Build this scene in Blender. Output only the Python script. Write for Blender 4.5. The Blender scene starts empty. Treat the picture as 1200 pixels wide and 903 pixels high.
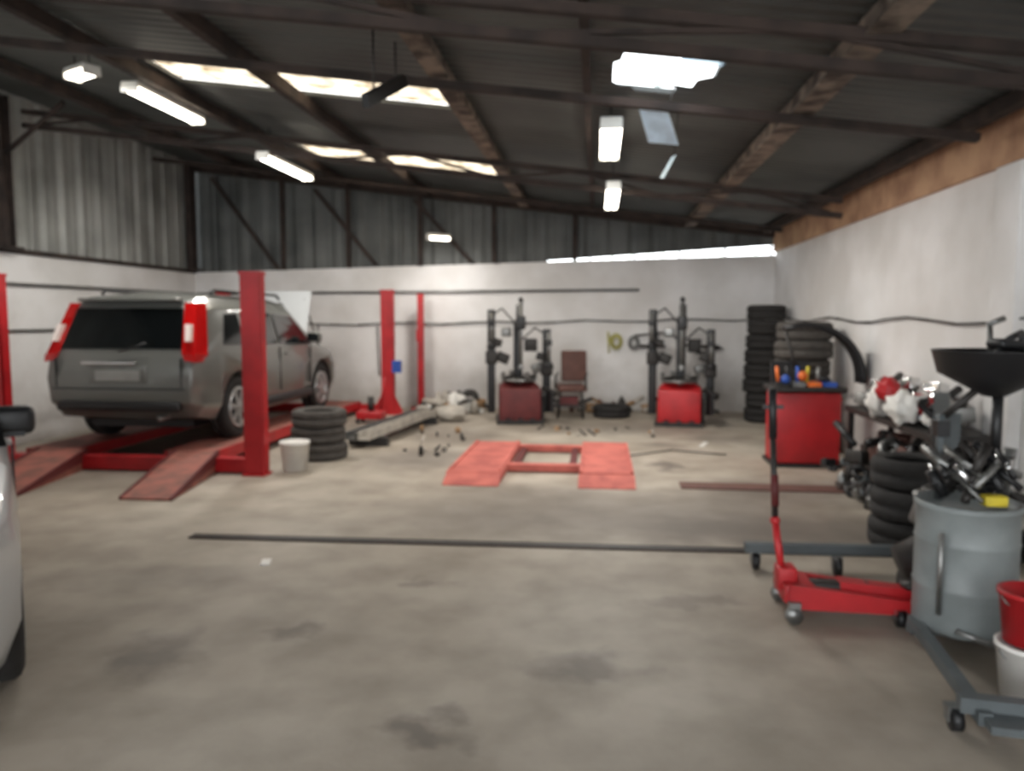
import bpy, bmesh, math, random
from mathutils import Vector, Matrix
random.seed(4)
sc=bpy.context.scene
COL=sc.collection
pi=math.pi
# ---------------------------------------------------------------- materials
def lin(c):
    return tuple(((v/255)/12.92 if v/255<=0.04045 else ((v/255+0.055)/1.055)**2.4) for v in c)+(1,)
def mat(name,col,rough=.6,metal=0,var=.12,scale=6,bump=0,col2=None,stretch=None,spec=.5,coat=0):
    m=bpy.data.materials.new(name);m.use_nodes=True
    nt=m.node_tree;b=nt.nodes['Principled BSDF']
    b.inputs['Roughness'].default_value=rough;b.inputs['Metallic'].default_value=metal
    b.inputs['Specular IOR Level'].default_value=spec
    b.inputs['Coat Weight'].default_value=coat
    tc=nt.nodes.new('ShaderNodeTexCoord');mp=nt.nodes.new('ShaderNodeMapping')
    nt.links.new(tc.outputs['Object'],mp.inputs['Vector'])
    if stretch: mp.inputs['Scale'].default_value=stretch
    nz=nt.nodes.new('ShaderNodeTexNoise');nz.inputs['Scale'].default_value=scale;nz.inputs['Detail'].default_value=5
    nt.links.new(mp.outputs['Vector'],nz.inputs['Vector'])
    cr=nt.nodes.new('ShaderNodeValToRGB')
    c=lin(col)
    if col2 is None:
        a=tuple(max(0,x*(1-var*1.6)) for x in c[:3])+(1,);d=tuple(min(1,x*(1+var)) for x in c[:3])+(1,)
    else: a=lin(col2);d=c
    cr.color_ramp.elements[0].color=a;cr.color_ramp.elements[1].color=d
    cr.color_ramp.elements[0].position=.35;cr.color_ramp.elements[1].position=.62
    nt.links.new(nz.outputs['Fac'],cr.inputs['Fac']);nt.links.new(cr.outputs['Color'],b.inputs['Base Color'])
    if bump:
        bp=nt.nodes.new('ShaderNodeBump');bp.inputs['Strength'].default_value=bump;bp.inputs['Distance'].default_value=.02
        nt.links.new(nz.outputs['Fac'],bp.inputs['Height']);nt.links.new(bp.outputs['Normal'],b.inputs['Normal'])
    return m
def emis(name,col,s):
    m=bpy.data.materials.new(name);m.use_nodes=True
    b=m.node_tree.nodes['Principled BSDF'];b.inputs['Base Color'].default_value=lin(col)
    b.inputs['Emission Color'].default_value=lin(col);b.inputs['Emission Strength'].default_value=s
    return m
RED=mat('red_paint',(172,26,32),.45,var=.12,scale=4)
REDD=mat('dusty_red_paint',(196,106,94),.8,var=.12,scale=5,col2=(166,84,76))
REDRAMP=mat('worn_red_ramp',(156,92,80),.75,col2=(118,78,68),scale=6)
DKRED=mat('dark_red_paint',(92,32,32),.6)
BLK=mat('black_plastic',(26,26,28),.45)
RUB=mat('tyre_rubber',(38,36,35),.85,bump=.2,scale=20)
RUBG=mat('dusty_tyre_rubber',(70,66,62),.9,bump=.2,scale=12)
STEEL=mat('worn_steel',(140,140,138),.4,metal=.8)
CHR=mat('chrome',(215,215,215),.15,metal=1,var=.03)
DKM=mat('dark_greasy_metal',(52,49,47),.5,metal=.4,scale=15)
GREY=mat('grey_tank_paint',(128,134,134),.45,var=.08)
GREY2=mat('blue_grey_frame_paint',(84,90,92),.5)
RUST=mat('rusty_steel',(62,50,45),.85,col2=(38,31,28),scale=5)
RUSTL=mat('dusty_rusty_beam',(134,120,108),.85,col2=(56,45,39),scale=5)
WHT=mat('white_plastic',(225,222,216),.5,var=.05)
PLATE=mat('number_plate',(150,150,146),.5,var=.05)
YEL=mat('yellow_plastic',(205,185,50),.6)
YELD=mat('faded_yellow_hose',(170,165,90),.7)
BLU=mat('blue_plastic',(40,80,165),.5)
ORG=mat('orange_plastic',(225,110,40),.5)
CARG=mat('grey_car_paint',(112,113,109),.3,metal=.3,var=.03,coat=.6,scale=1)
CARW=mat('silver_white_car_paint',(190,193,195),.35,metal=.15,var=.02,coat=.5,scale=1)
GLS=mat('dark_tinted_glass',(14,17,18),.08,var=.05,spec=.6)
TAIL=mat('red_tail_lens',(175,16,16),.12,var=.05,coat=.8)
CLR=mat('clear_lens_and_reflection',(235,222,215),.15,var=.05)
ALLOY=mat('alloy_rim',(185,186,186),.3,metal=.7,var=.04)
CARD=mat('brown_cardboard',(150,118,85),.85)
BRN=mat('brown_vinyl',(98,66,58),.7)
CONC=mat('light_scrap',(175,168,158),.8)
TUBE=emis('fluorescent_glow',(255,247,232),9)
FIX=mat('lamp_housing',(220,220,215),.5,var=.03)

def floor_mat():
    m=bpy.data.materials.new('stained_concrete');m.use_nodes=True;nt=m.node_tree;N=nt.nodes;L=nt.links
    b=N['Principled BSDF'];b.inputs['Roughness'].default_value=.6;b.inputs['Specular IOR Level'].default_value=.4
    tc=N.new('ShaderNodeTexCoord')
    n1=N.new('ShaderNodeTexNoise');n1.inputs['Scale'].default_value=.45;n1.inputs['Detail'].default_value=8;n1.inputs['Roughness'].default_value=.6
    n2=N.new('ShaderNodeTexNoise');n2.inputs['Scale'].default_value=2.6;n2.inputs['Detail'].default_value=8
    n3=N.new('ShaderNodeTexNoise');n3.inputs['Scale'].default_value=40;n3.inputs['Detail'].default_value=3
    for n in (n1,n2,n3): L.new(tc.outputs['Object'],n.inputs['Vector'])
    r1=N.new('ShaderNodeValToRGB');r1.color_ramp.elements[0].position=.35;r1.color_ramp.elements[1].position=.65
    r1.color_ramp.elements[0].color=lin((153,142,128));r1.color_ramp.elements[1].color=lin((184,175,162))
    L.new(n1.outputs['Fac'],r1.inputs['Fac'])
    r2=N.new('ShaderNodeValToRGB');r2.color_ramp.elements[0].position=.3;r2.color_ramp.elements[1].position=.6
    r2.color_ramp.elements[0].color=(.72,.71,.69,1);r2.color_ramp.elements[1].color=(1,1,1,1)
    L.new(n2.outputs['Fac'],r2.inputs['Fac'])
    mx=N.new('ShaderNodeMix');mx.data_type='RGBA';mx.blend_type='MULTIPLY';mx.inputs[0].default_value=1
    L.new(r1.outputs['Color'],mx.inputs[6]);L.new(r2.outputs['Color'],mx.inputs[7])
    cur=mx.outputs[2]
    nw=N.new('ShaderNodeTexNoise');nw.inputs['Scale'].default_value=4;nw.inputs['Detail'].default_value=6;L.new(tc.outputs['Object'],nw.inputs['Vector'])
    sub=N.new('ShaderNodeVectorMath');sub.operation='SUBTRACT';sub.inputs[1].default_value=(.5,.5,.5);L.new(nw.outputs['Color'],sub.inputs[0])
    scl=N.new('ShaderNodeVectorMath');scl.operation='SCALE';scl.inputs['Scale'].default_value=.6;L.new(sub.outputs[0],scl.inputs[0])
    add=N.new('ShaderNodeVectorMath');add.operation='ADD';L.new(tc.outputs['Object'],add.inputs[0]);L.new(scl.outputs[0],add.inputs[1])
    stains=[(-.02,3.45,.24,.15,.55),(-.62,2.85,.15,.12,.65),(-2.1,3.35,.18,.24,.5),(-1.5,3.75,.12,.09,.5),(-.7,6.3,1.1,.55,.5),(.9,6.5,1.1,.7,.52),(-2.0,8.6,.6,.7,.6),(.75,8.4,.14,.35,.7),
            (1.6,5.9,1.4,.5,.58),(-.2,5.75,2.2,.4,.34),(1.2,3.0,.5,.3,.2),(-3.2,10.8,1.2,1.1,.5),(-4.8,8.0,1.5,1.3,.55),(.3,11.2,1.9,.6,.38),(1.75,7.3,.9,.6,.55),(2.0,3.4,.5,.9,.35),(-.5,7.0,.9,.35,.42),(0,1.8,3.5,1.0,.26),
            (-1.8,10.2,.6,.8,.4),(-2.6,4.4,.7,.25,.22),(.6,4.4,.35,.08,.35),(-1.0,4.5,.12,.08,.4),(.8,9.8,.25,.2,.5),(1.6,10.4,.5,.4,.4)]
    for x,y,rx,ry,k in stains:
        mp=N.new('ShaderNodeVectorMath');mp.operation='SUBTRACT';mp.inputs[1].default_value=(x,y,0);L.new(add.outputs[0],mp.inputs[0])
        mm=N.new('ShaderNodeVectorMath');mm.operation='MULTIPLY';mm.inputs[1].default_value=(1/rx,1/ry,0);L.new(mp.outputs[0],mm.inputs[0])
        ln=N.new('ShaderNodeVectorMath');ln.operation='LENGTH';L.new(mm.outputs[0],ln.inputs[0])
        mr=N.new('ShaderNodeMapRange');mr.inputs['From Min'].default_value=.45;mr.inputs['From Max'].default_value=1.3
        mr.inputs['To Min'].default_value=k;mr.inputs['To Max'].default_value=0;L.new(ln.outputs['Value'],mr.inputs['Value'])
        q=N.new('ShaderNodeMix');q.data_type='RGBA';q.inputs[7].default_value=lin((82,74,69));L.new(mr.outputs[0],q.inputs[0]);L.new(cur,q.inputs[6]);cur=q.outputs[2]
    L.new(cur,b.inputs['Base Color'])
    bp=N.new('ShaderNodeBump');bp.inputs['Strength'].default_value=.15;bp.inputs['Distance'].default_value=.01;L.new(n3.outputs['Fac'],bp.inputs['Height']);L.new(bp.outputs['Normal'],b.inputs['Normal'])
    return m
FLOOR=floor_mat()
def plaster():
    m=mat('grimy_white_plaster',(232,230,229),.8,var=.05,scale=1.2,bump=.1,col2=(214,211,208))
    nt=m.node_tree;N=nt.nodes;L=nt.links;b=N['Principled BSDF'];src=b.inputs['Base Color'].links[0].from_socket
    tc=N.new('ShaderNodeTexCoord');sp=N.new('ShaderNodeSeparateXYZ');L.new(tc.outputs['Object'],sp.inputs[0])
    nz=N.new('ShaderNodeTexNoise');nz.inputs['Scale'].default_value=2.2;nz.inputs['Detail'].default_value=7;L.new(tc.outputs['Object'],nz.inputs['Vector'])
    mr=N.new('ShaderNodeMapRange');mr.inputs['From Min'].default_value=0;mr.inputs['From Max'].default_value=1.1;mr.inputs['To Min'].default_value=.5;mr.inputs['To Max'].default_value=-.15;L.new(sp.outputs['Z'],mr.inputs['Value'])
    a=N.new('ShaderNodeMath');a.operation='ADD';L.new(mr.outputs[0],a.inputs[0]);L.new(nz.outputs['Fac'],a.inputs[1])
    r=N.new('ShaderNodeMapRange');r.inputs['From Min'].default_value=.5;r.inputs['From Max'].default_value=1.0;r.inputs['To Max'].default_value=.55;L.new(a.outputs[0],r.inputs['Value'])
    q=N.new('ShaderNodeMix');q.data_type='RGBA';q.inputs[7].default_value=lin((150,142,132));L.new(r.outputs[0],q.inputs[0]);L.new(src,q.inputs[6]);L.new(q.outputs[2],b.inputs['Base Color'])
    return m
PLAST=plaster()
ORBAND=mat('bare_clay_block_band',(196,158,126),.85,scale=3,col2=(156,118,94),bump=.3)
def corr(name,c1,c2,axis,scale,amp=.6,rough=.6,metal=0,nscale=1.2):
    m=mat(name,c1,rough,metal,col2=c2,scale=nscale);nt=m.node_tree;N=nt.nodes;L=nt.links
    tc=N.new('ShaderNodeTexCoord');w=N.new('ShaderNodeTexWave');w.bands_direction=axis;w.inputs['Scale'].default_value=scale
    L.new(tc.outputs['Object'],w.inputs['Vector'])
    bp=N.new('ShaderNodeBump');bp.inputs['Strength'].default_value=amp;bp.inputs['Distance'].default_value=.05
    L.new(w.outputs['Fac'],bp.inputs['Height']);L.new(bp.outputs['Normal'],N['Principled BSDF'].inputs['Normal'])
    return m
ROOF=corr('aged_roof_sheet',(84,88,87),(60,63,62),'Y',2.2,.25)
LCLAD=corr('corrugated_metal_cladding',(172,173,169),(132,133,129),'Y',1.6,.4,.5,.1)
BCLAD=corr('dark_corrugated_cladding',(98,100,98),(72,74,73),'X',1.6,.25)
def panel_mat(name,col,tr,dark=.35):
    m=bpy.data.materials.new(name);m.use_nodes=True;nt=m.node_tree;N=nt.nodes;L=nt.links
    N.remove(N['Principled BSDF']);o=N['Material Output']
    t=N.new('ShaderNodeBsdfTranslucent');p=N.new('ShaderNodeBsdfTransparent');mx=N.new('ShaderNodeMixShader')
    nz=N.new('ShaderNodeTexNoise');nz.inputs['Scale'].default_value=4;nz.inputs['Detail'].default_value=6
    tc=N.new('ShaderNodeTexCoord');L.new(tc.outputs['Object'],nz.inputs['Vector'])
    cr=N.new('ShaderNodeValToRGB');cr.color_ramp.elements[0].position=.36;cr.color_ramp.elements[1].position=.6
    cr.color_ramp.elements[0].color=tuple(x*dark*y for x,y in zip(lin(col)[:3],(1,.88,.72)))+(1,);cr.color_ramp.elements[1].color=lin(col)
    L.new(nz.outputs['Fac'],cr.inputs['Fac']);L.new(cr.outputs['Color'],t.inputs['Color']);L.new(cr.outputs['Color'],p.inputs['Color'])
    mx.inputs[0].default_value=tr;L.new(t.outputs[0],mx.inputs[1]);L.new(p.outputs[0],mx.inputs[2]);L.new(mx.outputs[0],o.inputs['Surface'])
    return m
SKYP=panel_mat('dirty_translucent_sheet',(208,190,165),.22,.25)
SKYW=panel_mat('clear_translucent_sheet',(170,190,205),.4,.6)

# ---------------------------------------------------------------- builder
class B:
    def __init__(s,name): s.n=name;s.bm=bmesh.new();s.m=[]
    def mi(s,m):
        if m not in s.m: s.m.append(m)
        return s.m.index(m)
    def raw(s,vs,fs,m,smooth=False,M=None):
        i=s.mi(m);v=[s.bm.verts.new((M@Vector(p)) if M else Vector(p)) for p in vs]
        for f in fs:
            try:
                q=s.bm.faces.new([v[k] for k in f]);q.material_index=i;q.smooth=smooth
            except ValueError: pass
        return s
    def box(s,c,d,m,rot=(0,0,0),bev=0):
        M=Matrix.Translation(c)@Matrix.Rotation(rot[2],4,'Z')@Matrix.Rotation(rot[1],4,'Y')@Matrix.Rotation(rot[0],4,'X')
        x,y,z=[k/2 for k in d]
        if bev:
            t=bmesh.new();bmesh.ops.create_cube(t,size=1);bmesh.ops.scale(t,vec=d,verts=t.verts)
            bmesh.ops.bevel(t,geom=t.edges[:],offset=min(bev,min(d)*.45),segments=3,affect='EDGES',profile=.5)
            t.verts.ensure_lookup_table()
            return s.raw([v.co.copy() for v in t.verts],[[v.index for v in f.verts] for f in t.faces],m,True,M)
        vs=[(-x,-y,-z),(x,-y,-z),(x,y,-z),(-x,y,-z),(-x,-y,z),(x,-y,z),(x,y,z),(-x,y,z)]
        return s.raw(vs,[(0,3,2,1),(4,5,6,7),(0,1,5,4),(1,2,6,5),(2,3,7,6),(3,0,4,7)],m,False,M)
    def hexa(s,v,m): return s.raw(v,[(0,3,2,1),(4,5,6,7),(0,1,5,4),(1,2,6,5),(2,3,7,6),(3,0,4,7)],m)
    def lathe(s,prof,m,M=None,seg=28,closed=False,smooth=True):
        vs=[];fs=[];n=len(prof)
        for i in range(seg):
            a=2*pi*i/seg
            for r,z in prof: vs.append((r*math.cos(a),r*math.sin(a),z))
        for i in range(seg):
            j=(i+1)%seg
            for k in range(n if closed else n-1):
                k2=(k+1)%n
                fs.append((i*n+k,j*n+k,j*n+k2,i*n+k2))
        if not closed:
            fs.append([i*n for i in range(seg)][::-1]);fs.append([i*n+n-1 for i in range(seg)])
        return s.raw(vs,fs,m,smooth,M)
    def cyl(s,a,b,r,m,r2=None,seg=14):
        a=Vector(a);b=Vector(b);d=b-a
        M=Matrix.Translation(a)@d.to_track_quat('Z','Y').to_matrix().to_4x4()
        r2=r if r2 is None else r2
        return s.lathe([(r,0),(r2,d.length)],m,M,seg)
    def tube(s,pts,r,m,seg=8):
        for i in range(len(pts)-1):
            s.cyl(pts[i],pts[i+1],r,m,seg=seg)
            if i: s.ball(pts[i],r,m)
        return s
    def ball(s,c,r,m,sc_=(1,1,1)):
        t=bmesh.new();bmesh.ops.create_icosphere(t,subdivisions=2,radius=r)
        t.verts.ensure_lookup_table()
        return s.raw([Vector(c)+Vector((v.co.x*sc_[0],v.co.y*sc_[1],v.co.z*sc_[2])) for v in t.verts],[[v.index for v in f.verts] for f in t.faces],m,True)
    def lump(s,c,r,m,sc_=(1,1,1),amp=.25):
        t=bmesh.new();bmesh.ops.create_icosphere(t,subdivisions=3,radius=r)
        for v in t.verts:
            q=v.co/r;k=1+amp*(math.sin(q.x*5+c[0]*9)*math.cos(q.y*6+c[1]*7)+.5*math.sin(q.z*9+q.x*4))
            v.co*=k
        t.verts.ensure_lookup_table()
        return s.raw([Vector(c)+Vector((v.co.x*sc_[0],v.co.y*sc_[1],v.co.z*sc_[2])) for v in t.verts],[[v.index for v in f.verts] for f in t.faces],m,True)
    def tyre(s,c,R,W,m,axis='Z',rin=.6,tilt=None):
        ri=R*rin;h=W/2
        p=[(ri,-h*.7),(ri+.02,-h*.85),(R*.86,-h),(R*.96,-h*.85),(R,-h*.6),(R,-h*.1),(R-.012,-h*.08),(R-.012,h*.08),(R,h*.1),(R,h*.6),(R*.96,h*.85),(R*.86,h),(ri+.02,h*.85),(ri,h*.7),(ri+.03,h*.5),(R*.9,0),(ri+.03,-h*.5)]
        M=Matrix.Translation(c)
        if axis=='X': M=M@Matrix.Rotation(pi/2,4,'Y')
        if axis=='Y': M=M@Matrix.Rotation(pi/2,4,'X')
        if tilt: M=M@tilt
        return s.lathe(p,m,M,30,True)
    def done(s):
        me=bpy.data.meshes.new(s.n);bmesh.ops.recalc_face_normals(s.bm,faces=s.bm.faces[:]);s.bm.to_mesh(me);s.bm.free()
        for m in s.m: me.materials.append(m)
        o=bpy.data.objects.new(s.n,me);COL.objects.link(o)
        return o
def empty(name,M=None):
    e=bpy.data.objects.new(name,None);COL.objects.link(e)
    if M: e.matrix_world=M
    return e
def roofz(x): return 3.47-.127*x

# ---------------------------------------------------------------- room
XL,XR,YB,YF=-7.3,2.95,13.5,-2.5
B('floor').box(((XL+XR)/2,(YB+YF)/2-3,-.05),(XR-XL+.4,YB-YF+6.4,.1),FLOOR).done()
B('wall_left').box((XL-.1,(YB+YF)/2,1.21),(.2,YB-YF,2.42),PLAST).done()
b=B('cladding_left')
vs=[];fs=[]
y0,y1=YF,YB+.02
N_=int((y1-y0)/.045)
for i in range(N_+1):
    y=y0+(y1-y0)*i/N_;t=(y/.36)%1
    off=.03 if t<.35 else (0 if t>.5 and t<.85 else .015)
    vs+=[(XL-.06+off,y,2.40),(XL-.06+off,y,4.44)]
for i in range(N_): fs.append((2*i,2*i+2,2*i+3,2*i+1))
b.raw(vs,fs,LCLAD);b.done()
B('trim_1').box((XL-.03,(YB+YF)/2,2.44),(.14,YB-YF,.06),RUST).done()
b=B('wall_back')
b.hexa([(XL-.2,YB,0),(XR+.2,YB,0),(XR+.2,YB+.2,0),(XL-.2,YB+.2,0),(XL-.2,YB,2.42),(XR+.2,YB,2.66),(XR+.2,YB+.2,2.66),(XL-.2,YB+.2,2.42)],PLAST);b.done()
b=B('cladding_back')
def cl(x0,x1,zb0,zb1,nn):
    vs=[];fs=[]
    for i in range(nn+1):
        x=x0+(x1-x0)*i/nn;t=(x/.36)%1;off=.03 if t<.4 else (0 if .5<t<.9 else .015)
        vs+=[(x,YB+.06-off,zb0+(zb1-zb0)*i/nn),(x,YB+.06-off,roofz(x)+.03)]
    for i in range(nn): fs.append((2*i,2*i+2,2*i+3,2*i+1))
    b.raw(vs,fs,BCLAD)
def wt(x): return 2.42+.24*(x-XL)/(XR-XL)
cl(XL-.1,-.9,wt(XL)-.03,wt(-.9)-.03,150);cl(-.9,XR,wt(-.9)+.02,wt(XR)+.16,100)
b.done()
b=B('window_1')
for i in range(6):
    x=-.9+3.8*i/5;b.box((x,YB+.09,wt(x)+.02+.06*i/5),(.03,.03,.05+.12*i/5),RUST)
b.done()
b=B('grass_bank');G=mat('grass',(120,145,95),.9);b.raw([(-9,17,2.5),(8,17,2.2),(8,19,2.9),(-9,19,2.85)],[(0,1,2,3)],G);b.raw([(-9,17,0),(8,17,0),(8,17,2.2),(-9,17,2.5)],[(0,1,2,3)],mat('soil_bank',(110,100,80),.9))
for i in range(26):
    x=-1.5+i*.24;b.cyl((x,17.3,2.3),(x+random.uniform(.1,.4),17.3,random.uniform(2.75,3.15)),.05,G,r2=.01,seg=6)
b.done()
B('wall_right').box((XR+.1,(YB+YF)/2,1.35),(.2,YB-YF,2.7),PLAST).done()
b=B('wall_right_upper');b.box((XR+.08,(YB+YF)/2,2.93),(.24,YB-YF,.46),ORBAND);b.done()
b=B('trim_3');b.box((XR-.04,5.9,1.34),(.1,.35,2.68),PLAST,bev=.01);b.done()
b=B('ceiling')
holes=[(-4.25,-1.25,6.92,7.75),(-4.2,-1.3,10.5,11.75),(.10,.84,5.5,6.5)]
xs=sorted({XL-.3,XR+.3}|{h[0] for h in holes}|{h[1] for h in holes})
ys=sorted({YF,YB+.4}|{h[2] for h in holes}|{h[3] for h in holes})
for i in range(len(xs)-1):
    for j in range(len(ys)-1):
        cx=(xs[i]+xs[i+1])/2;cy=(ys[j]+ys[j+1])/2
        if any(h[0]<cx<h[1] and h[2]<cy<h[3] for h in holes): continue
        a0,a1,c0,c1=xs[i],xs[i+1],ys[j],ys[j+1]
        b.hexa([(a0,c0,roofz(a0)),(a1,c0,roofz(a1)),(a1,c1,roofz(a1)),(a0,c1,roofz(a0)),(a0,c0,roofz(a0)+.04),(a1,c0,roofz(a1)+.04),(a1,c1,roofz(a1)+.04),(a0,c1,roofz(a0)+.04)],ROOF)
b.done()
def sheet(name,x0,x1,y0,y1,m):
    b=B(name);b.raw([(x0,y0,roofz(x0)+.05),(x1,y0,roofz(x1)+.05),(x1,y1,roofz(x1)+.05),(x0,y1,roofz(x0)+.05)],[(0,1,2,3)],m);b.done()
sheet('window_2',-4.27,-1.23,6.90,7.77,SKYP);sheet('window_3',-4.22,-1.28,10.48,11.77,SKYP)
b=B('broken_skylight_sheet')
def rag(pts,m): 
    b.raw([(x,y,roofz(x)-.012) for x,y in pts],[list(range(len(pts)))],m)
rag([(.52,5.48),(.86,5.48),(.86,5.72),(.70,5.68),(.62,5.80),(.56,5.62)],SKYW)
rag([(.08,5.48),(.34,5.48),(.26,5.60),(.17,5.58),(.15,5.78),(.08,5.86)],ROOF)
rag([(.86,5.9),(.86,6.52),(.52,6.52),(.60,6.38),(.56,6.22),(.70,6.24),(.72,6.05)],ROOF)
rag([(.08,6.52),(.08,6.25),(.16,6.38),(.24,6.36),(.30,6.52)],ROOF)
rag([(.40,5.95),(.47,5.85),(.50,6.3),(.42,6.35)],SKYW)
b.raw([(.30,6.32,3.26),(.53,6.27,3.20),(.64,6.50,2.99),(.40,6.56,3.03)],[(0,1,2,3)],mat('hanging_sheet_blueish',(205,225,242),.4))
b.tube([(.53,6.27,3.2),(.57,6.25,3.40)],.006,DKM);b.raw([(.62,6.9,2.98),(.66,6.9,3.0),(.58,7.2,2.86),(.54,7.2,2.85)],[(0,1,2,3)],SKYW);b.tube([(.64,6.9,3.0),(.66,6.8,3.37)],.004,DKM)
b.done()
def truss(y,drop,name,top=.12,web=1.2,x0=XL+.05,x1=XR-.2):
    b=B(name)
    def beam(xa,za,xb,zb,w,h,m):
        L=math.hypot(xb-xa,zb-za);b.box(((xa+xb)/2,y,(za+zb)/2),(L,w,h),m,rot=(0,-math.atan2(zb-za,xb-xa),0))
    beam(x0,roofz(x0)-top,x1,roofz(x1)-top,.07,.06,RUST)
    if drop:
        beam(x0,roofz(x0)-drop,x1,roofz(x1)-drop,.07,.06,RUST)
        n=int((x1-x0)/web)
        for i in range(n):
            a=x0+(x1-x0)*i/n;c=x0+(x1-x0)*(i+.5)/n;d=x0+(x1-x0)*(i+1)/n
            beam(a,roofz(a)-drop,c,roofz(c)-top,.03,.03,RUST);beam(c,roofz(c)-top,d,roofz(d)-drop,.03,.03,RUST)
    return b.done()
truss(4.5,.34,'roof_truss',.17,web=2.6);truss(9.3,.36,'roof_truss',.19,web=1.7)
truss(6.12,0,'rafter',.21);truss(12.2,0,'rafter',.2)
b=B('rear_wall_frame')
for xa,xb in [(-6.9,-5.7),(-5.0,-3.9),(-3.2,-2.2)]:
    z0=wt(xa)+.05;z1=roofz(xb)-.1
    L=math.hypot(xb-xa,z1-z0);b.box(((xa+xb)/2,YB-.05,(z0+z1)/2),(L,.05,.06),RUST,rot=(0,-math.atan2(z0-z1,xb-xa),0))
for x in [-5.6,-4.4,-3.1,-1.8,-.4]:
    b.box((x,YB-.05,(wt(x)+roofz(x))/2),(.07,.06,roofz(x)-wt(x)),RUST)
L=XR-XL;b.box(((XL+XR)/2,YB-.05,(roofz(XL)+roofz(XR))/2-.1),(L,.1,.14),RUST,rot=(0,.1263,0))
b.done()
for i,(x,w,h,m) in enumerate([(1.5,.12,.12,RUSTL),(-.1,.06,.07,RUST),(-1.25,.1,.11,RUSTL),(-2.95,.08,.12,RUST),(-4.35,.08,.12,RUST),(-6.0,.08,.12,RUST),(2.75,.1,.1,RUST)]):
    b=B('purlin');b.box((x,(YF+YB-.15)/2,roofz(x)-.03-h/2),(w,YB-.15-YF-.1,h),m)
    if m is RUSTL:
        b.box((x,(YF+YB-.15)/2,roofz(x)-.04-h),(w*1.5,YB-.15-YF-.1,.02),m)
    b.done()
for y in (8.9,13.3,4.5):
    b=B('steel_column');zt=roofz(XL+.1)-.08
    b.box((XL+.06,y-.07,(zt+2.45)/2),(.12,.02,zt-2.45),RUST);b.box((XL+.06,y+.07,(zt+2.45)/2),(.12,.02,zt-2.45),RUST);b.box((XL+.06,y,(zt+2.45)/2),(.03,.14,zt-2.45),RUST);b.box((XL+.1,y,2.46),(.2,.22,.03),RUST)
    if y<13: b.cyl((XL+.1,y,3.6),(XL+.9,y,roofz(XL+.9)-.1),.03,RUST)
    b.done()
b=B('wall_conduit')
b.tube([(XL+.03,2,2.0),(XL+.03,YB-.03,2.04),(.7,YB-.03,2.08)],.024,STEEL);b.done()
b=B('wall_air_pipe')
pts=[(XL+.03,2,1.45),(XL+.03,YB-.03,1.44)]
for i in range(1,21): pts.append((XL+10.1*i/20,YB-.03,1.46+.12*i/20+.02*math.sin(i*1.9)))
b.tube(pts,.017,STEEL)
pts=[(XR-.03,13.2,1.58)]+[(XR-.04,13.2-i*.5,1.58+.03*math.sin(i*1.3)) for i in range(1,19)]
b.tube(pts,.010,DKM)
for x,h in [(-5.0,.5),(-3.9,.9),(1.0,.3)]: b.tube([(x,YB-.03,1.47),(x+.03,YB-.03,1.47-h)],.012,DKM)
b.done()

# ---------------------------------------------------------------- lamps
def lamp(x,y,z,L,w=.16,rot=0,name='fluorescent_lamp',power=42):
    e=empty(name,Matrix.Translation((x,y,z))@Matrix.Rotation(rot,4,'Z'))
    b=B('housing');b.box((0,0,.045),(w,L,.05),FIX,bev=.012);b.box((0,-L/2+.01,.0),(w,.02,.06),FIX);b.box((0,L/2-.01,0),(w,.02,.06),FIX)
    hz=roofz(x)-z-.03
    for s_ in (-1,1): b.cyl((0,s_*L*.35,.06),(0,s_*L*.35,max(.07,hz)),.006,DKM,seg=6)
    o=b.done();o.parent=e
    b=B('tubes')
    for dx in (-w*.25,w*.25): b.cyl((dx,-L/2+.02,-.005),(dx,L/2-.02,-.005),.022,TUBE)
    b.box((0,0,.0),(w*.95,L-.06,.02),TUBE)
    o=b.done();o.parent=e
    ld=bpy.data.lights.new('tube_light','AREA');ld.shape='RECTANGLE';ld.size=w;ld.size_y=L;ld.energy=power*L;ld.color=(1,.97,.92)
    lo=bpy.data.objects.new('tube_light',ld);COL.objects.link(lo);lo.parent=e;lo.location=(0,0,-.035)
lamp(-4.5,7.85,3.80,1.3,.17);lamp(-4.07,9.95,3.55,1.5,.16);lamp(-4.8,6.95,3.86,.35,.17,rot=1.1)
lamp(.10,7.4,3.22,1.35,.19);lamp(.16,9.5,3.03,1.6,.16)
lamp(-2.6,12.6,2.90,.4,.12,rot=-.9,name='small_hanging_lamp')
b=B('hanging_unlit_fitting');b.box((-1.52,5.55,3.22),(.05,.75,.09),BLK,rot=(.45,0,-.15));b.cyl((-1.5,5.75,3.28),(-1.5,5.75,3.62),.008,DKM);b.cyl((-1.55,5.35,3.15),(-1.55,5.35,3.62),.008,DKM);b.done()

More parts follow.
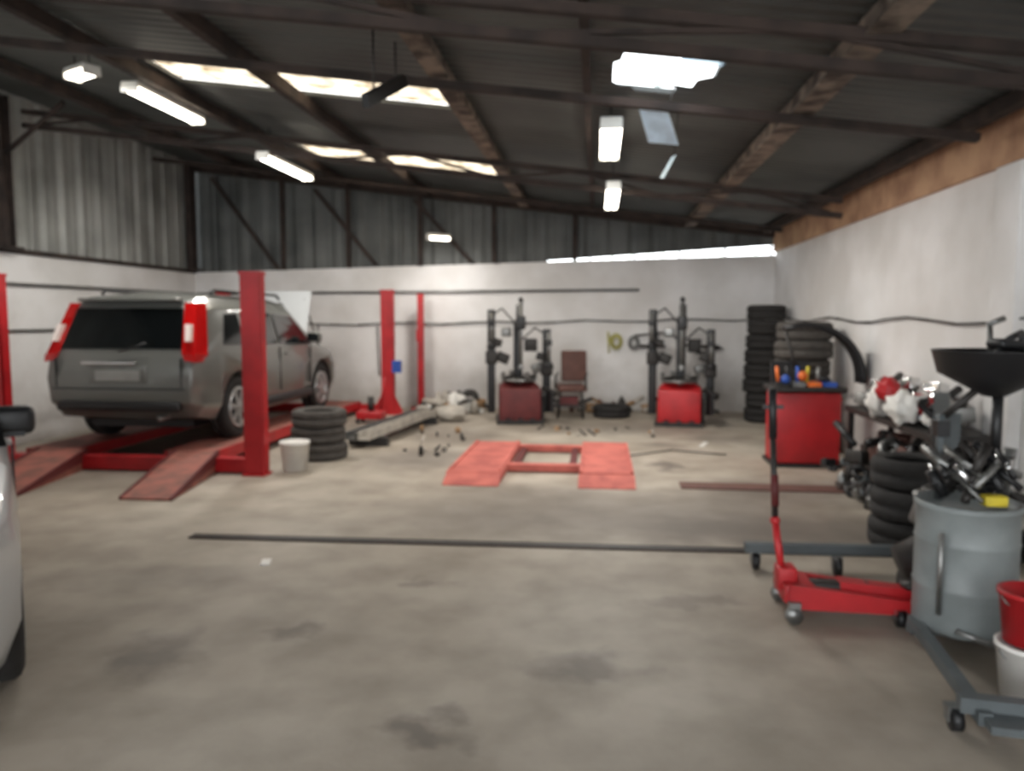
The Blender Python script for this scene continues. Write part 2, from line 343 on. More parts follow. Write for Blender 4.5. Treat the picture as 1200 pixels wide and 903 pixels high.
# ---------------------------------------------------------------- car
def car(name,M,paint,openhood,mx_=1.02):
    e=empty(name,M)
    S=[]
    def st(y,rows): S.append([(r[0],y+(r[2] if len(r)>2 else 0),r[1]) for r in rows])
    st(0,[(0,.40,.08),(.68,.40,.08),(.79,.48,.0),(.82,.74,-.01),(.82,1.02,.06),(.73,1.46,.26),(.62,1.58,.34),(0,1.62,.33)])
    st(.16,[(0,.30,0),(.78,.32,0),(.875,.46,0),(.885,.76,0),(.865,1.03,.05),(.765,1.48,.24),(.64,1.62,.32),(0,1.67,.32)])
    st(.5,[(0,.24),(.80,.26),(.885,.44),(.895,.78),(.875,1.04,.03),(.765,1.49,.2),(.64,1.64,.2),(0,1.69,.2)])
    st(1.4,[(0,.2),(.82,.24),(.89,.44),(.90,.78),(.88,1.03),(.76,1.49),(.63,1.65),(0,1.70)])
    st(2.3,[(0,.2),(.82,.24),(.89,.44),(.90,.78),(.88,1.01),(.75,1.47),(.62,1.63),(0,1.69)])
    st(2.8,[(0,.2),(.82,.24),(.89,.44),(.90,.78),(.88,1.00),(.74,1.44),(.60,1.58),(0,1.64)])
    st(3.5,[(0,.2),(.82,.24),(.89,.44),(.90,.76),(.87,.97),(.80,1.02),(.68,1.05),(0,1.09)])
    st(4.1,[(0,.22),(.80,.26),(.87,.44),(.88,.72),(.84,.88),(.77,.94),(.62,.96),(0,1.0)])
    st(4.42,[(0,.24),(.70,.27),(.78,.44),(.78,.68),(.74,.82),(.68,.86),(.54,.88),(0,.92)])
    st(4.6,[(0,.30),(.50,.32),(.58,.45),(.58,.65),(.54,.76),(.50,.79),(.40,.81),(0,.84)])
    bm=bmesh.new();R=[]
    for s_ in S:
        rr=[bm.verts.new((x,y,z)) for x,y,z in s_]
        ll=[rr[0]]+[bm.verts.new((-x,y,z)) for x,y,z in s_[1:7]]+[rr[7]]
        R.append((rr,ll))
    for i in range(len(S)-1):
        for k in (0,1):
            a=R[i][k];c=R[i+1][k]
            for j in range(7):
                f=bm.faces.new([a[j],c[j],c[j+1],a[j+1]])
    for i in (0,-1):
        rr,ll=R[i]
        for j in range(1,6): bm.faces.new([rr[j],rr[j+1],ll[j+1],ll[j]])
        bm.faces.new([rr[0],rr[1],ll[1]]);bm.faces.new([rr[6],rr[7],ll[6]])
    for f in bm.faces: f.smooth=True
    bmesh.ops.recalc_face_normals(bm,faces=bm.faces[:])
    me=bpy.data.meshes.new('body_t');bm.to_mesh(me);bm.free();me.materials.append(paint);me.materials.append(BLK)
    o=bpy.data.objects.new('body_t',me);COL.objects.link(o)
    md=o.modifiers.new('bev','BEVEL');md.width=.04;md.segments=3;md.limit_method='ANGLE';md.angle_limit=math.radians(24)
    cut=B('cut')
    for wy in (.93,3.55):
        for sx in (-1,1): cut.cyl((sx*.55,wy,.36),(sx*1.2,wy,.36),.42,BLK,seg=36)
    co=cut.done();co.data.materials.clear();co.data.materials.append(paint);co.data.materials.append(BLK)
    for p in co.data.polygons: p.material_index=1
    mb=o.modifiers.new('bool','BOOLEAN');mb.operation='DIFFERENCE';mb.solver='EXACT';mb.object=co
    dg=bpy.context.evaluated_depsgraph_get();dg.update()
    me2=bpy.data.meshes.new_from_object(o.evaluated_get(dg));me2.name='body'
    bpy.data.objects.remove(o);bpy.data.objects.remove(co)
    bo=bpy.data.objects.new('body',me2);COL.objects.link(bo);bo.parent=e
    g=B('windows')
    def sx(z): return .878-.125*(z-1.03)/.46
    for s_ in (-1,1):
        for poly in ([(.62,1.09),(1.12,1.08),(1.12,1.44),(.80,1.43)],[(1.20,1.07),(2.02,1.06),(2.02,1.45),(1.20,1.45)],[(2.10,1.06),(3.20,1.02),(3.08,1.12),(2.68,1.41),(2.10,1.44)]):
            vs=[(s_*(sx(z)+.012-(max(0,y-2.6)*.03)),y,z) for y,z in poly]
            g.raw(vs,[list(range(len(vs)))],GLS)
            inn=[(s_*(abs(x)-.05),y,z) for x,y,z in vs];n_=len(vs)
            g.raw(vs+inn,[(i,(i+1)%n_,n_+(i+1)%n_,n_+i) for i in range(n_)],BLK)
    def hy(z): return .06+.2*(z-1.02)/.44
    z0,z1=1.06,1.49
    g.raw([(-.70,hy(z0)-.012,z0),(.70,hy(z0)-.012,z0),(.61,hy(z1)-.012,z1),(-.61,hy(z1)-.012,z1)],[(0,1,2,3)],GLS)
    g.raw([(-.70,3.44,1.11),(.70,3.44,1.11),(.58,2.86,1.60),(-.58,2.86,1.60)],[(0,1,2,3)],GLS)
    g.done().parent=e
    d=B('trim_parts')
    for s_ in (-1,1):
        d.hexa([(s_*.70,.035,1.02),(s_*.855,.03,.98),(s_*.885,.24,.98),(s_*.72,.2,1.02),(s_*.61,.29,1.55),(s_*.735,.30,1.55),(s_*.765,.46,1.55),(s_*.62,.42,1.55)],TAIL)
        d.hexa([(s_*.74,.015,.94),(s_*.855,.01,.92),(s_*.885,.14,.92),(s_*.74,.12,.94),(s_*.70,.034,1.02),(s_*.857,.029,1.0),(s_*.89,.20,1.0),(s_*.72,.2,1.02)],TAIL)
        d.hexa([(s_*.735,.042,1.14),(s_*.79,.040,1.14),(s_*.79,.10,1.14),(s_*.735,.1,1.14),(s_*.70,.12,1.32),(s_*.76,.118,1.32),(s_*.76,.18,1.32),(s_*.70,.18,1.32)],CLR)  # whitish reflection in the tail lens centre, modelled as a pale block
        d.box((s_*.62,.02,.53),(.2,.04,.05),TAIL)
        d.tube([(s_*.66,.75,1.66),(s_*.66,.8,1.70),(s_*.66,2.5,1.69),(s_*.66,2.6,1.64)],.018,BLK)
        for y in (1.16,2.06,3.1): d.box((s_*.897,y,.74),(.012,.012,.55),BLK)
        for y in (1.35,2.28): d.box((s_*.905,y,.92),(.03,.16,.03),paint,bev=.01)
        d.box((s_*.885,2.2,.34),(.05,1.9,.1),BLK,bev=.02)
        d.box((s_*.90,2.98,1.06),(.12,.05,.04),BLK);d.box((s_*mx_,2.95,1.12),(.2,.12,.15),BLK if paint is CARW else paint,bev=.04);d.box((s_*mx_,2.885,1.12),(.16,.01,.11),GLS)
        d.hexa([(s_*.42,4.56,.62),(s_*.62,4.52,.62),(s_*.62,4.45,.62),(s_*.42,4.5,.62),(s_*.42,4.57,.76),(s_*.72,4.38,.80),(s_*.72,4.3,.80),(s_*.42,4.5,.76)],CLR)
    d.box((0,-.005,.45),(1.4,.1,.10),BLK,bev=.03)
    d.box((-.1,-.01,.91),(.62,.03,.035),CHR,bev=.008)
    d.box((0,.0,.79),(.66,.03,.18),paint,bev=.01);d.box((0,-.02,.78),(.5,.012,.11),PLATE)
    d.box((0,-.015,.64),(1.5,.03,.012),BLK)
    for s_ in (-1,1): d.box((s_*.71,.0,.81),(.012,.03,.3),BLK)
    d.box((0,.27,1.585),(1.15,.16,.035),paint,bev=.015)
    d.tube([(0,.02,1.03),(.32,.0,1.12)],.01,BLK)
    d.cyl((.45,-.01,.33),(.45,.35,.33),.035,STEEL)
    d.box((0,4.57,.6),(.7,.06,.14),BLK,bev=.01)
    d.box((0,2,.22),(1.2,3.2,.08),BLK)
    for wy in (.93,3.55): d.cyl((-.7,wy,.36),(.7,wy,.36),.05,BLK)
    if openhood:
        d.hexa([(-.66,3.52,1.10),(.66,3.52,1.10),(.66,3.56,1.10),(-.66,3.56,1.10),(-.58,3.98,1.80),(.58,3.98,1.80),(.58,4.02,1.79),(-.58,4.02,1.79)],CARW)
        d.cyl((.55,4.3,.95),(.5,3.9,1.68),.012,DKM)
    d.done().parent=e
    w=B('wheels')
    for wy in (.93,3.55):
        for s_ in (-1,1):
            c=(s_*.775,wy,.355);w.tyre(c,.355,.22,RUB,'X',.66)
            w.cyl((s_*.72,wy,.355),(s_*.80,wy,.355),.225,DKM,seg=30)
            Mx=Matrix.Translation((s_*.775,wy,.355))@Matrix.Rotation(pi/2*s_,4,'Y')
            w.lathe([(.215,.0),(.24,.09),(.235,.115),(.20,.10),(.20,0)],ALLOY,Mx,32,True)
            w.cyl((s_*.80,wy,.355),(s_*.88,wy,.355),.055,ALLOY,seg=16)
            for k in range(7):
                a=k*2*pi/7+.3
                w.box((s_*.865,wy+.13*math.cos(a),.355+.13*math.sin(a)),(.035,.19,.06),ALLOY,rot=(a,0,0))
    w.done().parent=e
    return e
car('suv_car',Matrix.Translation((-5.04,7.66,.215))@Matrix.Rotation(-.012,4,'Z'),CARG,True)
ang=math.radians(41+180)
car('hatchback_car',Matrix.Translation((-5.48,5.16,0))@Matrix.Rotation(ang,4,'Z')@Matrix.Scale(.97,4),CARW,False,.91)

# ---------------------------------------------------------------- four post lift
b=B('four_post_car_lift')
for x,y in [(-3.46,7.45),(-3.46,12.5),(-6.3,7.45),(-6.3,12.5)]:
    b.box((x,y,1.03),(.20,.03,2.02),RED);b.box((x-.085,y+.06,1.03),(.03,.13,2.02),RED);b.box((x+.085,y+.06,1.03),(.03,.13,2.02),RED)
    b.box((x,y+.05,.01),(.24,.2,.02),RED);b.box((x,y+.05,2.05),(.22,.16,.03),RED)
    b.box((x,y+.08,.25),(.15,.1,.46),DKRED)
    if y>10:
        for s_ in (-1,1): b.hexa([(x+s_*.09,y,.0),(x+s_*.28,y,.0),(x+s_*.28,y+.02,.0),(x+s_*.09,y+.02,.0),(x+s_*.09,y,.35),(x+s_*.1,y,.35),(x+s_*.1,y+.02,.35),(x+s_*.09,y+.02,.35)],RED)
for y in (7.56,12.6): b.box((-4.88,y,.09),(2.7,.14,.14),RED)
for x0,x1 in [(-6.08,-5.55),(-4.5,-3.97)]:
    b.box(((x0+x1)/2,10.1,.19),(x1-x0,5.0,.04),REDRAMP);
    for x in (x0,x1): b.box((x,10.1,.15),(.03,5.0,.12),RED)
for x0,x1,xo in [(-5.95,-5.40,.22),(-4.40,-3.93,.22)]:
    b.hexa([(x0+xo,6.3,0),(x1+xo,6.3,0),(x1,7.6,.0),(x0,7.6,.0),(x0+xo,6.3,.02),(x1+xo,6.3,.02),(x1,7.62,.21),(x0,7.62,.21)],REDRAMP)
    for s_,xx in ((0,x0),(1,x1)): b.hexa([(xx+xo-.012,6.3,0),(xx+xo+.012,6.3,0),(xx+.012,7.6,.1),(xx-.012,7.6,.1),(xx+xo-.012,6.3,.03),(xx+xo+.012,6.3,.03),(xx+.012,7.6,.225),(xx-.012,7.6,.225)],DKRED)
b.box((-3.3,12.5,.8),(.14,.1,.2),BLU)
b.done()
b=B('lift_control_post');b.box((-3.05,13.2,1.02),(.10,.12,2.0),RED,bev=.01);b.box((-3.05,13.2,.02),(.3,.3,.04),RED);b.box((-3.05,13.13,1.3),(.12,.06,.2),RED);b.done()

b=B('low_scissor_lift')
b.box((-1.2,8.38,.05),(.56,1.9,.09),REDD,bev=.015);b.box((.1,8.45,.05),(.53,1.9,.09),REDD,bev=.015)
for x in (-1.2,.1):
    b.hexa([(x-.27,7.2,0),(x+.27,7.2,0),(x+.27,7.45,0),(x-.27,7.45,0),(x-.27,7.2,.01),(x+.27,7.2,.01),(x+.27,7.45,.09),(x-.27,7.45,.09)],REDD)
    for s_ in (-1,1): b.box((x+s_*.25,8.4,.1),(.03,1.8,.02),REDD)
b.box((-.55,7.95,.05),(.9,.12,.07),REDD);b.box((-.55,9.15,.05),(.9,.12,.07),REDD)
for x in (-.85,-.25): b.box((x,8.55,.04),(.07,1.2,.05),DKRED)
b.tube([(.36,8.9,.02),(.9,9.35,.02),(1.5,9.1,.02)],.008,BLK)
b.done()

def stack(x,y,R,W,n,m,name='tyre_stack',z0=0):
    b=B(name)
    for i in range(n): b.tyre((x+random.uniform(-.025,.025),y+random.uniform(-.025,.025),z0+W*(i+.5)),R*random.uniform(.95,1),W*.98,m,'Z',.58)
    return b.done()
stack(-3.16,8.5,.32,.19,3,RUBG)
stack(2.56,12.3,.30,.225,8,RUB)
stack(2.50,9.75,.34,.222,7,RUBG)
stack(2.22,5.62,.28,.21,3,RUB)
b=B('loose_tyre');b.tyre((.24,12.6,.1),.30,.2,RUB);b.done()
b=B('white_bucket')
b.lathe([(.0,.0),(.125,0),(.15,.28),(.158,.28),(.158,.31),(.14,.31),(.12,.02),(0,.02)],WHT,Matrix.Translation((-3.16,7.76,0)));b.done()

def changer(name,x,y,body,rotz,s_=1.0):
    M=Matrix.Translation((x,y,0))@Matrix.Rotation(rotz,4,'Z')@Matrix.Scale(s_,4)
    e=empty(name,M)
    b=B('cabinet');b.box((0,0,.28),(.62,.7,.5),body,bev=.03);b.box((0,0,.03),(.7,.8,.06),DKM)
    for i in range(3): b.box((-.18+.18*i,-.42,.08),(.07,.16,.02),BLK)
    b.hexa([(-.31,-.1,.53),(.31,-.1,.53),(.31,.35,.53),(-.31,.35,.53),(-.2,.0,.62),(.2,.0,.62),(.2,.3,.62),(-.2,.3,.62)],body)
    b.done().parent=e
    b=B('turntable');b.lathe([(0,.53),(.06,.53),(.06,.62),(.26,.62),(.27,.65),(0,.65)],STEEL)
    for k in range(4):
        a=k*pi/2+.4;b.box((.2*math.cos(a),.2*math.sin(a),.68),(.16,.06,.05),DKM,rot=(0,0,a));b.box((.27*math.cos(a),.27*math.sin(a),.72),(.04,.07,.09),STEEL,rot=(0,0,a))
    b.done().parent=e
    b=B('column_and_arm');b.box((0,.42,.85),(.14,.16,1.35),BLK,bev=.02);b.box((.02,.2,1.5),(.13,.62,.13),BLK,bev=.02);b.cyl((.02,-.06,.85),(.02,-.06,1.82),.028,STEEL);b.box((.02,-.06,1.5),(.14,.14,.2),BLK,bev=.02)
    b.box((.02,-.1,.84),(.07,.18,.07),STEEL,bev=.01);b.ball((.02,-.06,1.84),.04,BLK)
    b.cyl((.02,.42,1.5),(.02,.42,1.78),.05,BLK)
    b.done().parent=e
    b=B('bead_breaker');b.box((.38,.1,.45),(.07,.8,.09),DKM,rot=(0,0,-.1));b.cyl((.36,-.1,.5),(.52,-.35,.45),.05,DKM);b.box((.44,-.38,.35),(.05,.24,.3),BLK,rot=(0,0,.2));b.box((.34,-.05,.25),(.04,.4,.4),RUB)
    b.done().parent=e
    b=B('helper_arms')
    for sx,h in ((-.42,1.6),(.44,1.3)):
        b.box((sx,.3,.1+h/2),(.12,.12,h),BLK,bev=.015);b.box((sx,.1,h-.1),(.09,.5,.09),BLK,bev=.015);b.cyl((sx,-.1,h-.4),(sx,-.1,h+.05),.03,STEEL);b.lathe([(0,0),(.08,.0),(.05,.09),(0,.09)],BLK,Matrix.Translation((sx,-.1,h-.48)))
        b.box((sx,.3,h*.6),(.18,.18,.2),DKM,bev=.02);b.box((sx*.8,.2,h*.75),(.16,.1,.12),DKM,rot=(0,.3,0),bev=.02)
        b.tube([(sx,.34,h),(sx*.6,.4,h+.12),(0,.42,h*.9)],.012,BLK)
    b.box((.2,.42,1.15),(.2,.12,.2),DKM,bev=.02);b.box((-.18,.42,1.35),(.16,.1,.14),STEEL,bev=.02)
    b.box((-.24,.38,.95),(.2,.12,.16),DKM,rot=(0,.4,0),bev=.02);b.box((.3,.3,.8),(.18,.12,.14),STEEL,rot=(0,-.3,.2),bev=.02)
    b.done().parent=e
    return e
changer('tyre_changer',-1.2,11.9,DKRED,.15,1.02)
changer('tyre_changer',1.25,11.9,RED,-.12,1.02)

b=B('old_shop_chair')
b.box((-.42,12.5,.48),(.46,.46,.1),BRN,rot=(0,0,.2),bev=.03);b.box((-.38,12.72,.82),(.42,.08,.5),BRN,rot=(-.12,0,.2),bev=.03)
for sx in (-.2,.2):
    for sy in (-.2,.2): b.cyl((-.42+sx,12.5+sy,.0),(-.42+sx*.85,12.5+sy*.85,.46),.018,DKM)
    b.tube([(-.42+sx*1.2,12.3,.48),(-.42+sx*1.2,12.3,.68),(-.4+sx*1.2,12.7,.7)],.018,DKM)
b.box((-.42,12.5,.2),(.5,.4,.04),DKM);b.box((-.45,12.45,.28),(.3,.25,.12),DKRED)
b.done()
b=B('coiled_air_hose')
for cx,cz,r,m in ((.32,1.2,.10,YELD),(.62,1.18,.09,STEEL)):
    for k in range(3):
        b.tube([(cx+(r-.02*k)*math.cos(a*pi/9),YB-.1-.02*k,cz+(r-.02*k)*1.3*math.sin(a*pi/9)) for a in range(19)],.012,m,6)
b.tube([(.22,YB-.09,1.2),(.18,YB-.09,1.36),(.2,YB-.09,1.0)],.014,YELD)
b.tube([(.62,YB-.09,1.3),(1.2,YB-.09,1.36),(1.7,YB-.09,1.0),(2.1,YB-.09,1.1)],.016,BLK)
b.box((.9,YB-.06,1.12),(.5,.08,.05),DKM)
b.box((1.9,YB-.06,1.12),(.3,.08,.05),DKM)
b.done()

b=B('wheel_balancer')
b.box((2.25,8.75,.42),(.68,.5,.78),RED,bev=.03);b.box((2.25,8.75,.02),(.72,.55,.04),BLK)
b.box((2.25,8.72,.84),(.76,.56,.06),DKM,bev=.02)
for i in range(4): b.box((1.99+.16*i,8.6,.89),(.13,.2,.05),[BLK,STEEL,ORG,BLU][i])
b.hexa([(1.95,8.9,.86),(2.35,8.9,.86),(2.35,9.0,.86),(1.95,9.0,.86),(1.95,8.96,1.12),(2.35,8.96,1.12),(2.35,9.02,1.12),(1.95,9.02,1.12)],BLK)
for i in range(5): b.cyl((1.95+.1*i,8.6+.03*(i%2),.9),(1.93+.11*i,8.62,1.08),.018,[ORG,BLK,BLU,YEL,STEEL][i])
b.ball((2.0,8.5,.95),.05,BLU);b.ball((2.2,8.6,.98),.055,ORG);b.ball((2.42,8.6,.95),.05,BLK,(1.4,1,.7))
b.cyl((2.5,8.75,.75),(2.78,8.75,.75),.025,CHR);b.lathe([(0,0),(.09,0),(.03,.09),(0,.09)],STEEL,Matrix.Translation((2.62,8.75,.75))@Matrix.Rotation(pi/2,4,'Y'))
vs=[];fs=[];na=14
for i in range(na+1):
    a=pi*.62-pi*.64*i/na;
    for r,dy in ((.62,-.13),(.62,.13),(.57,.13),(.57,-.13)): vs.append((2.27+r*math.cos(a),8.8+dy,.93+r*math.sin(a)))
for i in range(na):
    for k in range(4): fs.append((i*4+k,i*4+(k+1)%4,i*4+4+(k+1)%4,i*4+4+k))
fs+= [(0,1,2,3),(na*4,na*4+3,na*4+2,na*4+1)]
b.raw(vs,fs,BLK,True)
b.cyl((2.27,8.95,.86),(2.08,8.9,1.45),.02,DKM)
b.done()
b=B('rubber_floor_mat');b.box((1.65,7.4,.008),(1.7,.26,.016),BRN,rot=(0,0,-.02));b.done()

b=B('floor_drain_channel')
b.box((-.35,5.32,.006),(5.2,.06,.012),DKM,rot=(0,0,.02));b.box((-.35,5.28,.007),(5.2,.012,.014),RUST,rot=(0,0,.02));b.box((-.35,5.36,.007),(5.2,.012,.014),DKM,rot=(0,0,.02));b.done()

e=empty('trolley_jack')
b=B('frame')
for s_ in (-1,1):
    b.hexa([(1.02,4.25+s_*.13-.02,.07),(1.75,4.2+s_*.09-.02,.06),(1.75,4.2+s_*.09+.02,.06),(1.02,4.25+s_*.13+.02,.07),(1.02,4.25+s_*.13-.02,.2),(1.75,4.2+s_*.09-.02,.12),(1.75,4.2+s_*.09+.02,.12),(1.02,4.25+s_*.13+.02,.2)],RED)
b.box((1.08,4.25,.14),(.16,.26,.1),RED,bev=.01);b.box((1.3,4.23,.15),(.34,.1,.08),DKM,bev=.02)
b.hexa([(1.3,4.18,.13),(1.72,4.17,.12),(1.72,4.25,.12),(1.3,4.28,.13),(1.3,4.18,.2),(1.72,4.17,.17),(1.72,4.25,.17),(1.3,4.28,.2)],RED)
b.lathe([(0,0),(.06,0),(.07,.03),(0,.035)],DKM,Matrix.Translation((1.68,4.21,.17)))
b.cyl((1.72,4.08,.05),(1.72,4.32,.05),.05,DKM,seg=18)
for s_ in (-1,1): b.cyl((1.04,4.25+s_*.17-.015,.045),(1.04,4.25+s_*.17+.015,.045),.045,STEEL,seg=16);b.box((1.04,4.25+s_*.17,.1),(.06,.04,.03),STEEL)
b.done().parent=e
b=B('handle')
b.cyl((1.02,4.25,.16),(.975,4.28,.5),.020,RED);b.cyl((.975,4.28,.5),(.955,4.3,.95),.017,DKM);b.cyl((.955,4.3,.95),(.945,4.3,1.22),.022,BLK);b.box((1.03,4.25,.2),(.1,.12,.12),RED,bev=.01)
b.ball((.975,4.28,.5),.028,RED);b.box((.95,4.3,1.12),(.11,.02,.02),BLK);b.cyl((.973,4.28,.58),(.966,4.29,.75),.021,DKRED)
b.done().parent=e

def castor(b,x,y,r=.05):
    b.cyl((x-.018,y,r),(x+.018,y,r),r,BLK,seg=18);b.box((x,y+.02,r*1.9),(.06,.05,.02),STEEL);b.box((x-.028,y+.01,r*1.4),(.006,.04,r*1.2),STEEL);b.box((x+.028,y+.01,r*1.4),(.006,.04,r*1.2),STEEL)
b=B('engine_hoist')
b.box((1.55,5.0,.14),(1.2,.06,.06),GREY2,rot=(0,0,.03))
b.box((2.12,4.88,.14),(.07,.6,.07),GREY2)
for x,y in ((1.5,4.9),(1.02,4.98),(2.12,5.1),(2.12,4.66)): castor(b,x,y,.055)
b.box((2.15,4.95,.6),(.08,.08,.85),GREY2);b.cyl((2.1,4.95,.5),(2.0,4.8,1.0),.03,DKM)
b.box((2.05,4.85,1.05),(.08,.5,.08),GREY2,rot=(.2,0,-.4))
b.done()

e=empty('waste_oil_drainer')
b=B('tank')
T=Matrix.Translation((1.80,3.92,0))@Matrix.Diagonal((.9,.9,1,1))
b.lathe([(0,.09),(.235,.09),(.25,.11),(.25,.30),(.256,.31),(.25,.32),(.25,.52),(.256,.53),(.25,.54),(.25,.68),(.262,.69),(.262,.715),(.245,.72),(.24,.68),(0,.68)],GREY,T,40)
b.tube([(1.62,3.76,.2),(1.60,3.72,.6)],.012,STEEL)
b.tube([(1.68,3.71,.14),(1.82,3.66,.10),(1.98,3.73,.14)],.015,STEEL)
b.done().parent=e
b=B('cart_frame')
b.box((1.80,3.92,.07),(.5,.06,.05),GREY2);b.box((1.52,3.45,.1),(.05,1.0,.05),GREY2,rot=(0,0,-.12));b.box((2.08,3.45,.1),(.05,1.0,.05),GREY2)
b.box((1.72,2.98,.13),(.66,.06,.06),GREY2,rot=(0,0,-.15));b.box((1.75,2.9,.10),(.6,.14,.03),GREY2,rot=(0,0,-.15))
for x,y in ((1.40,3.06),(1.58,4.1),(2.05,4.1),(1.95,2.95)): castor(b,x,y,.045)
b.done().parent=e
b=B('bowl_column')
b.cyl((1.72,4.06,.69),(1.72,4.06,1.12),.022,GREY2);b.cyl((1.72,4.06,1.1),(1.86,4.0,1.26),.018,DKM);b.box((1.72,4.06,1.05),(.06,.06,.08),BLK)
b.lathe([(0,1.22),(.05,1.22),(.10,1.25),(.25,1.33),(.28,1.44),(.285,1.445),(.272,1.445),(.24,1.34),(.08,1.28),(0,1.27)],BLK,Matrix.Translation((1.93,4.0,0)),36)
b.cyl((1.95,4.0,1.23),(1.95,4.0,.9),.025,BLK)
b.tube([(1.91,4.0,1.40),(1.96,3.95,1.50),(2.04,4.0,1.53),(2.08,4.05,1.43)],.016,BLK);b.tube([(1.96,4.1,1.38),(1.94,4.1,1.57),(2.01,4.1,1.60)],.014,STEEL)
b.box((2.0,4.0,1.47),(.2,.12,.05),BLK,rot=(0,.1,.2),bev=.02)
b.done().parent=e
b=B('hand_tools_pile')
for i in range(58):
    a=random.uniform(0,2*pi);r=random.uniform(0,.17);x=1.80+r*math.cos(a);y=3.92+r*math.sin(a);z=.745+random.uniform(0,.17)
    m=random.choice([BLK,STEEL,DKM,DKM,STEEL,DKM,CHR,BLK,RED if i%3==0 else BLK]);a2=random.uniform(0,pi)
    L=random.uniform(.06,.16)
    b.cyl((x-L/2*math.cos(a2),y-L/2*math.sin(a2),z),(x+L/2*math.cos(a2),y+L/2*math.sin(a2),z+random.uniform(0,.12)),random.uniform(.008,.024),m,seg=8)
b.box((1.83,3.74,.76),(.1,.07,.05),YEL,bev=.01)
b.box((1.88,4.0,.80),(.14,.1,.12),BLK,rot=(.2,.1,.5),bev=.02);b.box((1.75,4.0,.84),(.08,.1,.16),DKM,rot=(.1,.3,.2),bev=.02)
b.cyl((1.94,3.9,.74),(1.97,3.9,.98),.03,STEEL);b.cyl((1.68,3.9,.74),(1.62,3.92,.86),.028,BLK)
b.done()
b=B('gearbox_on_floor')
Mx=Matrix.Translation((1.93,4.45,.32))@Matrix.Rotation(1.2,4,'Y')
b.lathe([(0,-.25),(.1,-.25),(.12,-.1),(.18,-.05),(.2,.12),(.22,.2),(.22,.22),(0,.22)],DKM,Mx,20)
b.box((1.93,4.45,.08),(.4,.3,.16),DKM,bev=.03);b.box((1.86,4.42,.5),(.18,.2,.14),STEEL,rot=(.2,.2,.4),bev=.03);b.cyl((1.8,4.4,.5),(1.74,4.35,.66),.03,STEEL)
b.box((1.9,4.4,.64),(.22,.16,.12),DKM,rot=(.1,-.3,.3),bev=.03)
b.done()
def bucket(name,x,y,z,m,h=.26,r=.13):
    b=B(name);b.lathe([(0,0),(r*.82,0),(r,h*.92),(r*1.06,h*.92),(r*1.06,h),(r*.94,h),(r*.78,.02),(0,.02)],m,Matrix.Translation((x,y,z)),30)
    b.tube([(x-r*1.05*math.cos(a*pi/8),y-.01-r*.5*math.sin(a*pi/8),z+h*.9-h*.25*math.sin(a*pi/8)) for a in range(9)],.004,STEEL,6);b.done()
bucket('white_paint_bucket',1.82,3.36,.0,WHT,.24,.125)
bucket('red_paint_bucket',1.82,3.36,.245,RED,.22,.125)

b=B('workbench')
b.box((2.67,6.9,.72),(.48,2.0,.05),DKM);b.box((2.67,6.9,.25),(.44,1.9,.03),DKM)
for y in (5.95,7.85):
    for x in (2.48,2.86): b.box((x,y,.35),(.05,.05,.7),DKM)
b.done()
def junk(name,x0,x1,y0,y1,z,n,mats,h=.25,smin=.04,smax=.14):
    b=B(name)
    for i in range(n):
        x=random.uniform(x0,x1);y=random.uniform(y0,y1);s_=random.uniform(smin,smax);k=random.random();m=random.choice(mats)
        zz=z+s_*.5+random.uniform(0,1)**2*h*.6
        if k<.35: b.box((x,y,zz),(s_*1.3,s_,s_*.9),m,rot=(random.uniform(-.3,.3),random.uniform(-.3,.3),random.uniform(0,3)),bev=.012)
        elif k<.6:
            a=random.uniform(0,pi);b.cyl((x-s_*math.cos(a),y-s_*math.sin(a),zz),(x+s_*math.cos(a),y+s_*math.sin(a),zz+random.uniform(0,s_*1.5)),s_*.25,m,seg=10)
        elif k<.8: b.lathe([(s_*.5,0),(s_*.5,s_*1.5),(s_*.25,s_*1.8),(s_*.15,s_*2.1),(0,s_*2.1)],m,Matrix.Translation((x,y,z+.01)),14)
        else: b.lathe([(s_*.3,-s_*.15),(s_*.8,-s_*.2),(s_*.8,s_*.2),(s_*.3,s_*.15)],m,Matrix.Translation((x,y,zz))@Matrix.Rotation(random.uniform(0,1.2),4,'X'),18,True)
    return b.done()
junk('bench_parts_pile',2.55,2.8,6.0,7.75,.75,90,[STEEL,WHT,DKM,BLK,RED,CHR,STEEL,CONC,BLK],.4)
junk('floor_parts_pile',2.5,2.85,5.1,5.7,.0,30,[STEEL,DKM,BLK,DKM,CONC],.8,.06,.16)
junk('shelf_parts_pile',2.52,2.84,6.0,7.75,.27,40,[STEEL,DKM,BLK,DKM,BRN],.3,.06,.15)
junk('floor_parts_pile',2.25,2.42,6.1,7.9,.0,34,[STEEL,DKM,BLK,DKM,BLK,GREY2],.7,.05,.13)
b=B('crumpled_shop_rag')
b.lump((2.45,6.5,.88),.11,WHT,(1,1.4,1.2));b.lump((2.42,6.75,1.0),.085,RED,(1,1.3,1.2));b.lump((2.45,7.05,.87),.10,WHT,(1,1,1.3));b.done()
b=B('steel_channel_beam')
for dx,m in ((0,STEEL),(.17,CONC)):
    b.box((-2.85+dx,10.4,.12),(.12,2.6,.02),m,rot=(0,0,-.12));b.box((-2.91+dx,10.4,.16),(.02,2.6,.1),m,rot=(0,0,-.12));b.box((-2.79+dx,10.4,.16),(.02,2.6,.1),m,rot=(0,0,-.12))
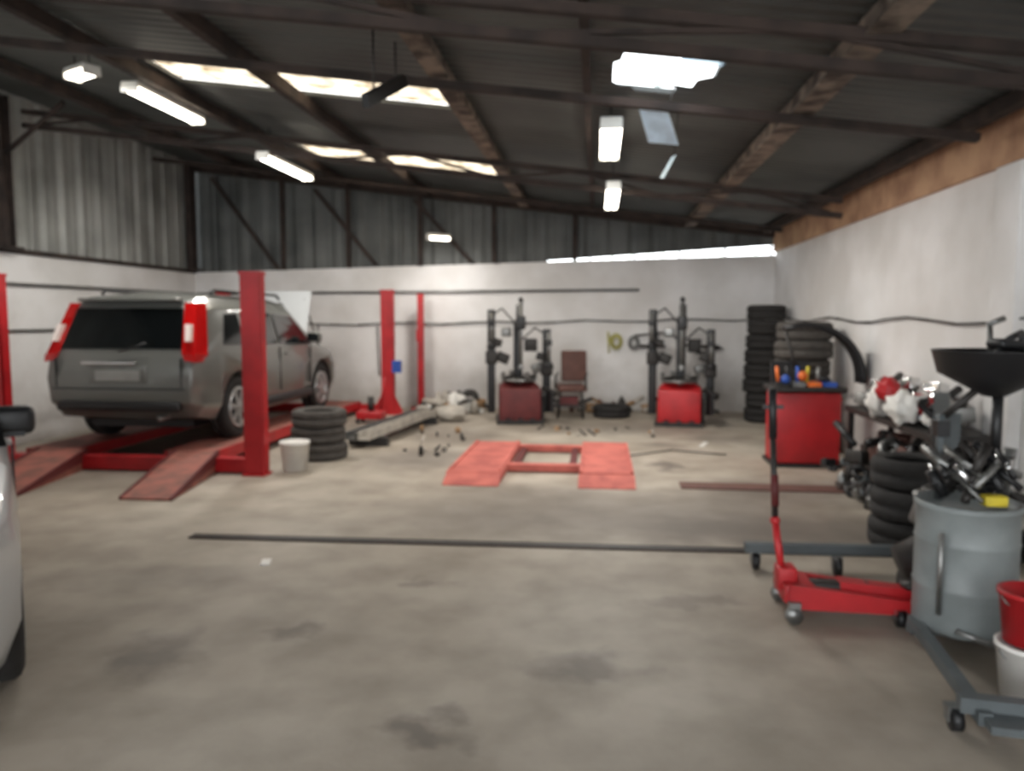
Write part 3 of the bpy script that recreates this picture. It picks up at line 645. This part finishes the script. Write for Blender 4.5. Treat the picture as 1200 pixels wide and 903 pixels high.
b.box((-2.85,9.4,.055),(.5,.1,.11),DKM);b.box((-2.65,11.4,.055),(.5,.1,.11),DKM)
b.done()
junk('floor_scrap_pile',-2.9,-1.9,12.5,13.2,.0,32,[CONC,CARD,DKM,STEEL,CONC,WHT,DKM],.25,.07,.2)
b=B('plastic_rubbish_sack')
b.lump((-2.25,11.75,.13),.2,CONC,(1.3,1,.6),.15);b.done()
junk('floor_scrap_pile',-.9,2.2,12.95,13.3,.0,36,[CARD,DKM,STEEL,BLK,BRN,CONC],.15,.06,.16)
junk('small_floor_litter',-.9,1.2,10.3,11.2,.0,14,[CONC,CARD,DKM,CARD,DKM],.01,.03,.055)
junk('small_floor_litter',-2.5,-1.7,8.6,11.2,.0,16,[CONC,CARD,CARD,DKM,DKM],.01,.03,.07)
b=B('red_transmission_jack');b.box((-3.45,11.5,.12),(.4,.3,.12),RED,bev=.02);b.cyl((-3.45,11.5,.15),(-3.45,11.5,.4),.05,DKM);b.cyl((-3.3,11.5,.2),(-3.2,11.4,.7),.02,RED)
for x in (-3.62,-3.28):
    for y in (11.37,11.63): b.cyl((x-.02,y,.04),(x+.02,y,.04),.04,BLK)
b.done()
b=B('paper_scrap');b.box((-2.15,4.75,.006),(.06,.12,.008),WHT,rot=(0,0,.3));b.box((1.35,9.9,.006),(.06,.35,.01),WHT,rot=(0,0,-.3));b.done()

# ---------------------------------------------------------------- world / daylight
w=bpy.data.worlds.new('World');sc.world=w;w.use_nodes=True
bg=w.node_tree.nodes['Background'];bg.inputs['Color'].default_value=(.94,.975,1,1);bg.inputs['Strength'].default_value=4.7

cd=bpy.data.cameras.new('camera');c=bpy.data.objects.new('camera',cd);COL.objects.link(c)
cd.sensor_width=36;cd.lens=906/1200*36
c.matrix_world=Matrix.Translation((0,0,1.6))@Matrix.Rotation(math.radians(6.3),4,'Z')@Matrix.Rotation(math.radians(90-4.98),4,'X')
cd.clip_start=.02
cd.dof.use_dof=True;cd.dof.focus_distance=.5;cd.dof.aperture_fstop=9.0
sc.camera=c
sc.view_settings.view_transform='Standard'
